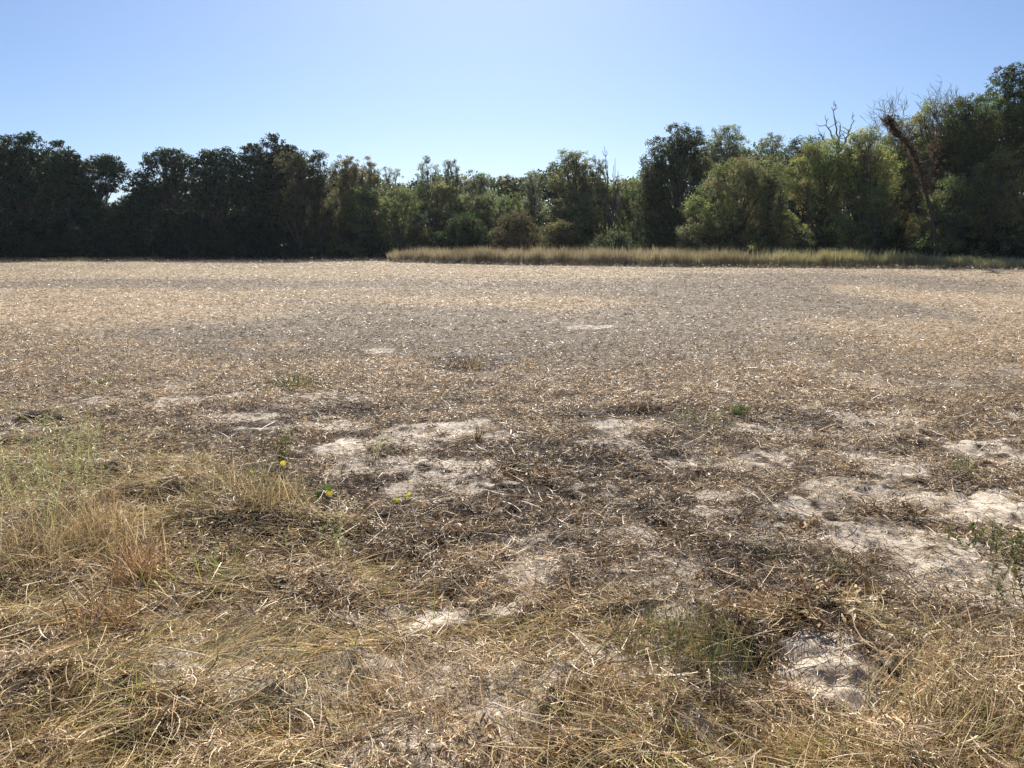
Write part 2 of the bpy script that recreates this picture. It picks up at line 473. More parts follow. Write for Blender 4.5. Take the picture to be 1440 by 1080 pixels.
def bez(p0, p1, p2, n):
    t = np.linspace(0, 1, n)[:, None]
    return p0 * (1 - t) ** 2 + 2 * p1 * t * (1 - t) + p2 * t * t

def leaves(rng, cen, rad, nl, size, cols, flat=0.75):
    """nl leaves per cluster centre, gathered into twig-sized tufts"""
    N = len(cen) * nl
    c = np.repeat(cen, nl, 0); r = np.repeat(rad, nl)
    d = rng.normal(size=(N, 3)); d /= np.linalg.norm(d, axis=1)[:, None]
    rr = rng.random(N) ** 0.5
    p = c + d * (r * rr)[:, None] * np.array([1, 1, flat])
    s = size * (0.6 + 0.8 * rng.random(N))
    a = rng.normal(size=(N, 3)); a[:, 2] -= 0.3; a /= np.linalg.norm(a, axis=1)[:, None]
    nrm = rng.normal(size=(N, 3)); nrm[:, 2] += 1.2
    b_ = np.cross(a, nrm); b_ /= np.linalg.norm(b_, axis=1)[:, None] + 1e-6
    V = np.stack([p - a * s[:, None] * 0.5, p + b_ * s[:, None] * 0.33, p + a * s[:, None] * 0.55, p - b_ * s[:, None] * 0.33], 1).reshape(-1, 3)
    Q = np.arange(N * 4).reshape(-1, 4)
    C = np.repeat(np.repeat(cols, nl, 0) * (1 + rng.normal(size=(N, 1)) * 0.25).clip(0.4, 1.7), 4, 0)
    return V, Q, C

BARK = np.array([0.10, 0.085, 0.07])
def make_tree(name, label, cat, group, u, vtop, wpx, d, kind='oak', col=(0.06, 0.08, 0.03), seed=1, base=0.18, lobes=26, dens=1.0, leaf=0.24, lean=0.0, mat=None, lobe_r=0.17, bark=BARK, depth=None, var=0.15, trunk_r=None):
    rng = np.random.default_rng(seed * 7 + 1000)
    tx, _, H = at(u, vtop, d)
    W = wpx * (1.7 if kind == 'wispy' else 1.1 if kind == 'bush' else 1.22 if mat is M_oak else 1.4) / F * d / 2
    D = (depth or 0.9) * W
    D = min(max(D, 1.2), 5.0)
    bx = tx - lean
    root = np.array([bx, d, 0.0])
    e = empty(name, (bx, d, float(hgt(np.array([bx]), np.array([d]))[0]) - 0.05), label, cat, group)
    H = H
    zb = H * base; ch = H - zb
    # lobes on / in an egg-shaped envelope
    L = []
    lobes = int(lobes * (2.3 if kind == 'wispy' else 1.35))
    for i in range(lobes * 8):
        if len(L) >= lobes: break
        if kind == 'bush':
            t = rng.random() ** 0.9
            prof = math.sqrt(max(0.02, 1 - (t * 0.97) ** 2.4))
        elif kind == 'wispy':
            t = rng.random()
            prof = math.sqrt(max(0.03, 1 - 0.97 * t ** 2.2))
        else:
            t = rng.random() ** 0.75
            t = t if len(L) > lobes * 0.3 else 0.55 + 0.45 * rng.random()
            prof = min(1.0, 0.8 + t) * math.sqrt(max(0.05, 1 - 0.9 * t ** 3.0))
        a = rng.random() * 2 * math.pi
        rr = (0.35 + 0.65 * rng.random() ** 0.5)
        R0 = lobe_r * H * (0.55 + 0.7 * rng.random()) * (0.5 if kind == 'wispy' else 1)
        R0 = min(R0, 0.6 * W + 0.2)
        c = np.array([math.cos(a) * max(W - R0 * 0.7, W * .3) * prof * rr, math.sin(a) * max(D - R0 * 0.7, D * .3) * prof * rr, zb + R0 * 0.3 + t * (ch - R0 * 0.9)])
        if all(np.linalg.norm((c - q[0])) > 0.5 * (R0 + q[1]) * (0.8 if i < lobes * 3 else 0.3) for q in L):
            L.append((c, R0))
    # shift by lean with height
    LL = [(c + np.array([lean * (c[2] / H) , 0, 0]), r) for c, r in L]
    LL.sort(key=lambda q: -q[0][2])
    # trunk
    tubes = []
    tr = trunk_r or (0.022 * H if kind != 'wispy' else 0.013 * H)
    k = 9
    tt = np.linspace(0, 1, k)
    wob = np.cumsum(rng.normal(size=(k, 2)) * 0.012 * H, 0); wob[0] = 0
    th = 0.86 * H
    trunk = np.stack([lean * tt ** 1.4 * 0.86 + wob[:, 0], wob[:, 1], tt * th], 1)
    rads = tr * (1 - 0.85 * tt); rads[0] *= 1.35
    tubes.append(tube(trunk, rads, 8))
    cents, rads_c, cols = [], [], []
    base_c = np.array(col)
    for c, r in LL:
        z0 = max(0.10 * H, c[2] - (0.25 + 0.25 * rng.random()) * H)
        if kind == 'bush': z0 = max(0.0, c[2] * 0.3)
        t0 = min(z0 / th, 0.97)
        p0 = np.array([np.interp(t0, tt, trunk[:, 0]), np.interp(t0, tt, trunk[:, 1]), t0 * th])
        mid = (p0 + c) / 2 + rng.normal(size=3) * 0.05 * H + np.array([0, 0, 0.02 * H])
        br = bez(p0, mid, c, 7)
        r0 = tr * (1 - 0.85 * t0) * 0.5 + 0.01
        tubes.append(tube(br, np.linspace(r0, r0 * 0.35, 7), 5))
        nc = max(4, int((r / 0.42) ** 2 * 3.4 * dens))
        lc = base_c * (1 + rng.normal() * var) * (1 + rng.normal(size=3) * 0.07)
        dd = rng.normal(size=(nc, 3)); dd[:, 2] += 0.25; dd /= np.linalg.norm(dd, axis=1)[:, None]
        rr = r * (0.45 + 0.55 * rng.random(nc) ** 0.6)
        if kind == 'wispy': dd *= np.array([0.75, 0.75, 1.5])
        cc = c + dd * rr[:, None] * np.array([1, 1, 0.8])
        cc[:, 2] = np.maximum(cc[:, 2], 0.25)
        cents.append(cc); rads_c.append(0.26 + 0.24 * rng.random(nc)); cols.append(np.tile(lc, (nc, 1)) * (1 + rng.normal(size=(nc, 1)) * 0.16))
        na = 5 if kind == 'wispy' else 3
        ai = rng.random(na) * 4 + 1.5
        ac = np.stack([np.interp(ai, np.arange(7), br[:, k_]) for k_ in range(3)], 1) + rng.normal(size=(na, 3)) * 0.22
        cents.append(ac); rads_c.append(0.2 + 0.2 * rng.random(na)); cols.append(np.tile(lc, (na, 1)))
        for q in rng.choice(nc, min(nc, 5), replace=False):
            tubes.append(tube(bez(br[4], (br[4] + cc[q]) / 2 + rng.normal(size=3) * 0.15, cc[q], 4), np.linspace(r0 * 0.35, 0.012, 4), 3))
    cen = np.concatenate(cents); rc = np.concatenate(rads_c); cl = np.concatenate(cols).clip(0.005, 1)
    V, Q, C = leaves(rng, cen, rc, 26 if leaf > 0.2 else 34, leaf * 0.72, cl)
    # settle the top at its height
    f = H / np.percentile(V[:, 2], 99.6)
    V[:, 2] *= f
    TV = [t[0] for t in tubes]; off = 0; TQ = []
    for t in tubes:
        TQ.append(t[1] + off); off += len(t[0])
    TV = np.concatenate(TV); TV[:, 2] *= f
    tc = np.tile(np.array(bark), (len(TV), 1))
    link("trunk", mk_mesh("trunk", TV, np.concatenate(TQ), tc, smooth=True), M_bark, e)
    link("crown", mk_mesh("crown", V, Q, C), mat or M_leaf, e)
    return e

def bare_tree(name, label, cat, group, u, vtop, d, stems, seed, twigs=6, r0=0.07, bark=(0.10, 0.085, 0.075), vfork=None, twig_len=1.6, fine=2, spread=0.5):
    """leafless: each stem is (u_top, v_top, kink)"""
    rng = np.random.default_rng(seed)
    bx = at(u, 345, d)[0]
    e = empty(name, (bx, d, -0.05), label, cat, group)
    tubes = []; fines = []
    h0 = at(u, vfork, d)[2] if vfork else 0.0
    if vfork:
        tubes.append(tube(bez(np.zeros(3), np.array([0.25, 0, h0 * 0.5]), np.array([0, 0, h0 + 0.1]), 10), r0 * np.linspace(1.6, 1.0, 10), 7))
    for (su, sv, kink) in stems:
        sx, _, sz = at(su, sv, d)
        p0 = np.array([0, 0, h0]); p2 = np.array([sx - bx, rng.normal() * 0.4, sz]); p1 = (p0 + p2) / 2 + np.array([kink, 0, 0])
        P = bez(p0, p1, p2, 12) + rng.normal(size=(12, 3)) * np.array([0.07, 0.07, 0])
        tubes.append(tube(P, r0 * np.linspace(1, 0.18, 12), 6))
        for k in range(twigs):
            t = 0.5 + 0.48 * rng.random(); q = P[int(t * 11)]
            dr = rng.normal(size=3) * spread + np.array([0, 0, 0.8]); dr /= np.linalg.norm(dr)
            ln = twig_len * (0.5 + rng.random()) * (1.2 - t * 0.6)
            T = bez(q, q + dr * ln * 0.5 + rng.normal(size=3) * 0.15, q + dr * ln + np.array([0, 0, 0.15 * ln]), 5)
            tubes.append(tube(T, r0 * 0.35 * np.linspace(1, 0.3, 5), 4))
            for j in range(fine):
                s_ = T[1 + j % 4]; dq = dr + rng.normal(size=3) * 0.6; dq /= np.linalg.norm(dq)
                fl = ln * (0.3 + 0.4 * rng.random())
                fines.append(tube(bez(s_, s_ + dq * fl * 0.5, s_ + dq * fl + np.array([0, 0, 0.1]), 4), np.linspace(0.016, 0.008, 4), 3))
    for nm, ts in (("trunk", tubes), ("twigs", fines)):
        if not ts: continue
        off = 0; TQ = []
        for t in ts: TQ.append(t[1] + off); off += len(t[0])
        TV = np.concatenate([t[0] for t in ts])
        link(nm, mk_mesh(nm, TV, np.concatenate(TQ), np.tile(np.array(bark), (len(TV), 1)), smooth=True), M_bark, e)
    return e

OAK = (0.040, 0.066, 0.026); OAK2 = (0.048, 0.072, 0.028)
BRN = (0.22, 0.20, 0.09); YG = (0.265, 0.28, 0.10); MG = (0.175, 0.205, 0.08); LG = (0.22, 0.245, 0.10); PALE = (0.235, 0.26, 0.14); OLV = (0.21, 0.215, 0.09)
G = "trees along the far edge of the field"
TREES = [
 # name, label, u, vtop, wpx, d, kwargs
 ("oak_tree", "huge dark oak with a domed crown at the left edge of the photo", 22, 191, 190, 90, dict(lobes=44, col=OAK, mat=M_oak, base=0.1, lobe_r=0.12, leaf=0.28, dens=1.2)),
 ("oak_tree", "dark oak whose lower shoulder slopes down right of the huge domed oak", 92, 213, 75, 87, dict(lobes=30, col=OAK, mat=M_oak, base=0.08, lobe_r=0.11, leaf=0.26, dens=1.2)),
 ("oak_tree", "dark oak with knobbly open top right of the leaning open-crowned tree", 234, 210, 105, 93, dict(lobes=36, col=OAK2, mat=M_oak, base=0.08, lobe_r=0.095, leaf=0.26)),
 ("oak_tree", "low dark tree filling the gap before the knobbly open-topped oak", 190, 262, 70, 91, dict(lobes=20, col=OAK, mat=M_oak, base=0.05, leaf=0.26)),
 ("oak_tree", "dark oak with an even rounded top just left of the tallest dome", 308, 211, 90, 93, dict(lobes=34, col=OAK, mat=M_oak, base=0.08, lobe_r=0.12, leaf=0.26)),
 ("oak_tree", "dark tree with the tallest rounded dome in the left half of the treeline", 378, 192, 95, 94, dict(lobes=38, col=OAK2, mat=M_oak, base=0.08, lobe_r=0.12, leaf=0.26, dens=1.15)),
 ("maple_tree", "rusty green tree leaning on the right flank of the tallest left dome", 418, 215, 62, 88, dict(lobes=26, col=(0.085, 0.08, 0.035), base=0.08, lobe_r=0.1, leaf=0.2, dens=0.8)),
 ("ash_tree", "thin dark upright tree rising between the rusty tree and the brownish one", 446, 212, 26, 88, dict(kind='wispy', lobes=16, col=(0.07, 0.08, 0.03), base=0.2, leaf=0.2, lobe_r=0.09)),
 ("maple_tree", "brownish feathery tree right of the thin dark upright tree", 487, 221, 58, 92, dict(kind='wispy', lobes=34, col=BRN, base=0.1, lobe_r=0.11, leaf=0.19, dens=1.1)),
 ("maple_tree", "small brownish tree with a ragged tip right of the feathery brownish one", 518, 222, 30, 93, dict(kind='wispy', lobes=18, col=BRN, base=0.12, lobe_r=0.09, leaf=0.19)),
 ("elm_tree", "bright green low tree in front of the brownish feathery tree", 505, 262, 72, 90, dict(lobes=26, col=MG, base=0.05, lobe_r=0.12, leaf=0.2)),
 ("elm_tree", "bright green tree where the tall grass strip begins below it", 560, 263, 58, 90, dict(lobes=24, col=LG, base=0.05, lobe_r=0.12, leaf=0.2)),
 ("locust_tree", "slender see-through tree first in the dip of the treeline", 553, 236, 34, 98, dict(kind='wispy', lobes=18, col=PALE, base=0.15, lobe_r=0.1, leaf=0.17, dens=0.7)),
 ("locust_tree", "slender see-through tree with the highest tip in the dip of the treeline", 601, 221, 36, 98, dict(kind='wispy', lobes=18, col=PALE, base=0.15, lobe_r=0.09, leaf=0.17, dens=0.7)),
 ("locust_tree", "slender tree with a round tuft right of the highest tip in the dip", 634, 225, 36, 98, dict(kind='wispy', lobes=20, col=PALE, base=0.2, lobe_r=0.09, leaf=0.17, dens=0.8)),
 ("elm_tree", "pale green spreading tree right of the round tufted slender tree", 668, 243, 60, 99, dict(lobes=26, col=PALE, base=0.05, lobe_r=0.12, leaf=0.19)),
 ("elm_tree", "pale green tree filling under the slender see-through trees", 612, 258, 95, 95, dict(lobes=36, col=LG, base=0.04, lobe_r=0.11, leaf=0.19)),
 ("walnut_tree", "small round-headed tree far back at the lowest point of the skyline", 715, 249, 42, 112, dict(lobes=18, col=OLV, base=0.1, lobe_r=0.14, leaf=0.2)),
 ("locust_tree", "thin wiry tree with a twiggy tip right of the small round head", 752, 240, 34, 96, dict(kind='wispy', lobes=18, col=PALE, base=0.12, lobe_r=0.09, leaf=0.17, dens=0.8)),
 ("elm_tree", "green tree standing in front of the small round-headed one", 700, 270, 80, 93, dict(lobes=30, col=MG, base=0.04, lobe_r=0.11, leaf=0.19)),
 ("elm_tree", "olive green tree with the double top left of the thin dead stems", 805, 213, 66, 90, dict(lobes=36, col=OLV, base=0.05, lobe_r=0.1, leaf=0.19, dens=1.1)),
 ("elm_tree", "narrow olive tree close behind the thin dead stems", 838, 223, 36, 91, dict(kind='wispy', lobes=22, col=OLV, base=0.08, lobe_r=0.1, leaf=0.19)),
 ("elm_tree", "light green tree low in front of the olive double-topped one", 812, 268, 70, 86, dict(lobes=28, col=LG, base=0.05, lobe_r=0.11, leaf=0.18)),
 ("elm_tree", "green tree filling the notch right of the thin dead stems", 884, 250, 62, 90, dict(lobes=28, col=LG, base=0.05, lobe_r=0.12, leaf=0.18)),
 ("cottonwood_tree", "tall dark green tree with a blocky top just left of the biggest rounded willow", 955, 178, 88, 82, dict(lobes=42, col=(0.075, 0.095, 0.035), base=0.1, lobe_r=0.09, leaf=0.19, dens=1.05)),
 ("cottonwood_tree", "loose airy limb-like tree on the left side of the tall blocky one", 922, 222, 44, 80, dict(kind='wispy', lobes=20, col=(0.08, 0.095, 0.035), base=0.15, lobe_r=0.1, leaf=0.19, dens=0.8)),
 ("cottonwood_tree", "paler tree with a loose crown right behind the tall blocky one", 1022, 178, 56, 88, dict(lobes=30, col=PALE, base=0.25, lobe_r=0.09, leaf=0.19, dens=0.9)),
 ("walnut_tree", "small pale round crown peeping up behind the rounded willow", 1081, 191, 42, 88, dict(lobes=20, col=PALE, base=0.3, lobe_r=0.1, leaf=0.19)),
 ("willow_tree", "big rounded yellow green willow whose crown reaches the grass strip", 1035, 224, 150, 70, dict(kind='bush', lobes=64, col=OLV, base=0.02, lobe_r=0.11, leaf=0.15, dens=1.25)),
 ("willow_tree", "rounded willow shoulder on the right of the biggest rounded willow", 1088, 222, 62, 69, dict(kind='bush', lobes=34, col=LG, base=0.02, lobe_r=0.1, leaf=0.15)),
 ("walnut_tree", "dark crown beneath the snag with forked dead limbs", 1138, 193, 70, 80, dict(lobes=26, col=(0.07, 0.085, 0.035), base=0.3, lobe_r=0.09, leaf=0.18)),
 ("boxelder_tree", "bright yellow green tree with a rounded crown under the forked snag", 1160, 196, 100, 68, dict(lobes=52, col=YG, base=0.05, lobe_r=0.09, leaf=0.15, dens=1.2)),
 ("boxelder_tree", "yellow green tree just left of the red vine-covered trunk", 1222, 182, 76, 66, dict(lobes=44, col=YG, base=0.05, lobe_r=0.085, leaf=0.15, dens=1.15)),
 ("boxelder_tree", "sunlit yellow tree behind the bend of the red vine-covered trunk", 1275, 165, 66, 70, dict(lobes=34, col=(0.17, 0.17, 0.05), base=0.1, lobe_r=0.08, leaf=0.15)),
 ("hackberry_tree", "loose olive tree with bare twigs above, right of the red trunk", 1322, 142, 74, 67, dict(lobes=44, col=OLV, base=0.08, lobe_r=0.08, leaf=0.15, dens=1.0)),
 ("hackberry_tree", "olive tree with a flat shoulder left of the tallest tree", 1370, 136, 72, 65, dict(lobes=46, col=(0.10, 0.115, 0.04), base=0.05, lobe_r=0.08, leaf=0.16, dens=1.1)),
 ("cottonwood_tree", "tallest tree, dark and full, at the right edge of the photo", 1440, 96, 130, 68, dict(lobes=58, col=(0.08, 0.10, 0.038), base=0.08, lobe_r=0.08, leaf=0.18, dens=1.15)),
 ("hackberry_tree", "low yellowish tree standing in front of the tallest tree", 1405, 215, 90, 62, dict(kind='bush', lobes=44, col=OLV, base=0.03, lobe_r=0.1, leaf=0.15)),
 ("hackberry_tree", "low dark green tree at the foot of the red vine-covered trunk", 1335, 245, 90, 61.5, dict(kind='bush', lobes=40, col=MG, base=0.03, lobe_r=0.1, leaf=0.15)),
 ("boxelder_tree", "low green tree between the bright yellow tree and the red trunk", 1225, 262, 100, 62.5, dict(kind='bush', lobes=40, col=MG, base=0.03, lobe_r=0.1, leaf=0.15)),
]
for i, (nm, lab, u, vt, wp, d, kw) in enumerate(TREES):
    make_tree(nm, lab, "tree", G, u, vt, wp, d, seed=i + 3, **kw)

# leaning tree with an open umbrella crown, sky showing under it
make_tree("leaning_tree", "leaning tree with an umbrella crown and sky showing under it", "tree", G, 148, 218, 62, 92, kind='oak', col=OAK, seed=77, base=0.66, lobes=20, mat=M_oak, lobe_r=0.08, leaf=0.24, lean=2.2, dens=1.3, trunk_r=0.2)

SG = "shrubs at the foot of the treeline"
SHRUBS = [
 ("brownish olive rounded shrub below the thin wiry tree", 726, 299, 78, 83, (0.13, 0.115, 0.055)),
 ("brownish olive shrub right of the rounder brownish one", 790, 311, 66, 80, (0.14, 0.125, 0.06)),
 ("grey green spreading shrub below the thin dead stems", 862, 324, 70, 76, (0.10, 0.12, 0.06)),
 ("dark shrub right of the spreading grey green one", 925, 318, 70, 76, (0.06, 0.075, 0.03)),
 ("dark green shrub under the pale trees in the dip", 650, 300, 84, 86, (0.06, 0.08, 0.03)),
 ("yellowish shrub left end above where the grass strip begins", 590, 318, 60, 88, (0.13, 0.13, 0.05)),
 ("dark shrub at the foot of the bright green low tree", 505, 310, 90, 92, (0.045, 0.06, 0.025)),
 ("dark shrub at the foot of the rusty green tree", 420, 308, 90, 90, (0.04, 0.05, 0.024)),
 ("dark shrub at the foot of the tallest left dome", 340, 305, 90, 90, (0.035, 0.045, 0.022)),
 ("dark green shrub at the foot of the knobbly open-topped oak", 262, 300, 90, 88, (0.035, 0.045, 0.022)),
 ("olive shrub beneath the umbrella crown of the leaning tree", 160, 285, 80, 88, (0.06, 0.07, 0.03)),
 ("dark shrub at the foot of the shouldered left oak", 100, 305, 90, 83, (0.035, 0.045, 0.022)),
 ("dark shrub at the foot of the huge left oak", 20, 300, 100, 80, (0.03, 0.04, 0.02)),
 ("grey green shrub behind the grass strip below the bright yellow tree", 1150, 325, 72, 66, (0.09, 0.11, 0.05)),
 ("dark shrub behind the grass strip right of the grey green shrub", 1240, 312, 90, 64, (0.045, 0.055, 0.025)),
 ("dark shrub behind the end of the grass strip below the olive tree", 1330, 310, 90, 63, (0.04, 0.05, 0.024)),
 ("dark shrub in the bottom right corner of the treeline", 1420, 308, 100, 62, (0.04, 0.05, 0.024)),
]
for i, (lab, u, vt, wp, d, c) in enumerate(SHRUBS):
    make_tree("shrub", lab, "shrub", SG, u, vt, wp, d, kind='bush', col=c, seed=60 + i, base=0.0, lobes=26, lobe_r=0.24, leaf=0.17, dens=1.3, trunk_r=0.05)

# dead and leafless ones
bare_tree("dead_tree", "cluster of thin dead stems rising from the middle of the treeline", "tree", None, 858, 210, 84,
          [(850, 205, 0.2), (856, 225, -0.2), (862, 232, 0.1), (870, 238, 0.3), (845, 250, -0.3), (866, 222, 0.1)], 5, twigs=7, r0=0.1, twig_len=1.1)
bare_tree("dead_tree", "dead snag with forked grey limbs behind the bright yellow green tree", "tree", None, 1170, 158, 76,
          [(1162, 160, -0.3), (1172, 143, -0.1), (1181, 170, 0.1), (1200, 161, 0.5), (1152, 186, -0.4), (1190, 182, 0.3)], 6, twigs=4, r0=0.10, twig_len=1.0, vfork=212, fine=1, spread=0.7, bark=(0.13, 0.09, 0.075))
bare_tree("twiggy_tree", "leafless pale twiggy tree top above the loose olive tree", "tree", None, 1322, 125, 69,
          [(1306, 132, -0.2), (1322, 122, 0.1), (1338, 128, 0.2), (1349, 142, 0.4), (1296, 146, -0.4), (1330, 135, 0)], 7, twigs=13, vfork=205, r0=0.045, twig_len=1.4, fine=4, bark=(0.24, 0.20, 0.16), spread=0.7)
bare_tree("twiggy_tree", "leafless pale twiggy tree behind the tip of the red trunk", "tree", None, 1248, 140, 68,
          [(1240, 145, -0.2), (1256, 132, 0.2), (1228, 168, -0.6), (1263, 145, 0.4), (1248, 140, 0)], 8, twigs=11, vfork=215, r0=0.035, twig_len=1.4, fine=4, bark=(0.24, 0.20, 0.17), spread=0.8)
bare_tree("twiggy_tree", "thin leafless twigs left of the tall blocky-topped tree", "tree", None, 925, 195, 83,
          [(912, 205, -0.2), (920, 195, 0.1), (900, 222, -0.5)], 9, twigs=6, r0=0.03, twig_len=1.3, fine=3, bark=(0.20, 0.17, 0.15))

# red vine-covered crooked trunk
def vine_trunk():
    d = 60.0
    rng = np.random.default_rng(21)
    path = [(1318, 345), (1312, 300), (1303, 268), (1296, 240), (1286, 214), (1270, 195), (1256, 182), (1248, 168)]
    P = np.array([at(u, v, d) for u, v in path]); bx = P[0, 0]
    P[:, 0] -= bx; P[:, 1] -= d; P[0, 2] = 0.0
    t = np.linspace(0, len(P) - 1, 30)
    Q = np.stack([np.interp(t, np.arange(len(P)), P[:, k]) for k in range(3)], 1)
    Q = (Q + np.roll(Q, 1, 0) + np.roll(Q, -1, 0)) / 3; Q[0] = P[0]; Q[-1] = P[-1]
    Q[:, 1] += np.sin(np.linspace(0, 5, 30)) * 0.15
    e = empty("vine_covered_tree", (bx, d, -0.05), "crooked leaning trunk wrapped in dark red vine near the right side", "tree", None)
    tv, tq = tube(Q, np.linspace(0.15, 0.06, 30), 8)
    parts_ = [(tv, tq)]
    q1 = np.array(at(1311, 235, d)); q2 = np.array(at(1316, 172, d))
    for q in (q1, q2): q[0] -= bx; q[1] = -0.2
    parts_.append(tube(bez(Q[9], q1 + np.array([0.1, 0, 0]), q2, 12), np.linspace(0.11, 0.025, 12), 6))
    for (su, sv) in ((1238, 160), (1262, 166), (1330, 215), (1290, 170)):
        s_ = Q[29] if su < 1270 else Q[int(14 + (su < 1300) * 6)]
        q = np.array(at(su, sv, d)); q[0] -= bx; q[1] = 0.3
        parts_.append(tube(bez(s_, (s_ + q) / 2 + rng.normal(size=3) * 0.2, q, 6), np.linspace(0.06, 0.02, 6), 5))
    off = 0; TQ = []
    for v_, q_ in parts_: TQ.append(q_ + off); off += len(v_)
    TV = np.concatenate([p[0] for p in parts_])
    link("trunk", mk_mesh("trunk", TV, np.concatenate(TQ), np.tile(np.array([0.085, 0.06, 0.05]), (len(TV), 1)), smooth=True), M_bark, e)
    n = 260
    ti = rng.random(n) ** 0.8 * 21 + 8
    c = np.stack([np.interp(ti, np.arange(30), Q[:, k]) for k in range(3)], 1) + rng.normal(size=(n, 3)) * 0.14
    tip = rng.normal(size=(26, 3)) * np.array([0.34, 0.25, 0.2]) + Q[-1]
    lo = rng.normal(size=(80, 3)) * np.array([0.32, 0.3, 1.3]) + np.array(at(1314, 222, d)) * np.array([1, 0, 1]) - np.array([bx, 0, 0])
    c = np.concatenate([c, tip, lo])
    cols = np.array([[0.10, 0.06, 0.04], [0.12, 0.08, 0.045], [0.08, 0.06, 0.04]])[rng.choice(3, len(c))]
    V, Qd, C = leaves(rng, c, np.full(len(c), 0.2), 12, 0.13, cols)
    link("vine", mk_mesh("vine", V, Qd, C), M_leaf, e)
vine_trunk()

# the wood behind: one dense mass of trees and undergrowth nobody could count
rng = np.random.default_rng(300)
us = rng.random(10500) * 1760 - 160
top = np.interp(us, [-160, 0, 120, 160, 230, 300, 380, 450, 520, 560, 640, 720, 800, 860, 950, 1040, 1130, 1240, 1330, 1440, 1600],
                [215, 222, 252, 300, 255, 246, 228, 245, 246, 256, 250, 258, 242, 264, 225, 215, 222, 205, 178, 140, 130])
ds = np.interp(us, [-160, 300, 560, 720, 860, 1000, 1440, 1600], [96, 100, 103, 103, 98, 92, 78, 76]) + rng.random(len(us)) * 9
hz = np.array([at(u_, t_, d_)[2] for u_, t_, d_ in zip(us, top - 6, ds)])
xx = np.array([at(u_, 345, d_)[0] for u_, d_ in zip(us, ds)])
zz = rng.random(len(us)) ** 1.15 * (hz - 0.8 + (fbm(xx, ds, 4.0, 8, 2) - 0.5) * 3.0)
cen = np.stack([xx, ds, zz.clip(0.3)], 1)
cols = np.array([OAK, MG, OLV, (0.06, 0.08, 0.035)])[rng.choice(4, len(us))] * 0.85
V, Q, C = leaves(rng, cen, 0.9 + 0.5 * rng.random(len(us)), 44, 0.34, cols)
o = link("far_wood", mk_mesh("far_wood", V, Q, C), M_oak)
tag(o, "dark mass of woodland behind the front row of trees", "wood", kind="stuff")

hz_m = bpy.data.materials.new("glare_haze"); hz_m.use_nodes = True  # volume added to lift the dark trees like veiling glare in a lens
hn = hz_m.node_tree.nodes; hn.remove(hn["Principled BSDF"])
pv = hn.new("ShaderNodeVolumePrincipled"); pv.inputs['Color'].default_value = (0.75, 0.86, 1.0, 1); pv.inputs['Density'].default_value = 0.00009
pv.inputs['Anisotropy'].default_value = 0.35
hz_m.node_tree.links.new(pv.outputs[0], hn["Material Output"].inputs['Volume'])
bv = np.array([(sx * 1600.0, sy, sz) for sx in (-1, 1) for sy in (-40.0, 1600.0) for sz in (-1.5, 24.0)])
o = link("haze", mk_mesh("haze", bv, np.array([(0, 1, 3, 2), (4, 6, 7, 5), (0, 4, 5, 1), (2, 3, 7, 6), (0, 2, 6, 4), (1, 5, 7, 3)])), hz_m)
tag(o, "thin bluish haze added to imitate lens glare over the trees", "haze", kind="stuff")

# ---------------------------------------------------------------- weeds and tufts in the foreground
def tuft(name, label, cat, u, v, hpx, n, pal, seed, spread=0.05, lean=0.25, wid=0.003, group=None, drop=0.15, loose=0.35, az0=None, K=6):
    rng = np.random.default_rng(seed)
    x, y = gp(u, v)
    dist = math.hypot(y, CAM_Z)
    h = hpx / F * dist * 1.1
    z = float(hgt(np.array([x]), np.array([y]))[0])
    P = np.stack([rng.normal(size=n).clip(-1.8, 1.8) * spread, rng.normal(size=n).clip(-1.8, 1.8) * spread, np.full(n, -0.005)], 1)
    az = rng.random(n) * 6.28 if az0 is None else az0 + rng.normal(size=n) * 0.6
    el = 1.45 - np.abs(rng.normal(size=n)) * loose - (lean if az0 is not None else 0)
    C = pick(rng, n, np.array(pal))
    V, Q, C2 = strands(rng, P, az, el, h * (0.45 + 0.55 * rng.random(n)), wid * (0.7 + 0.6 * rng.random(n)), K, C * 0.85, C, bend=0.35, drop=drop, ground=False)
    o = link(name, mk_mesh(name, V, Q, C2), M_grass)
    o.location = (x, y, z)
    return tag(o, label, cat, group)

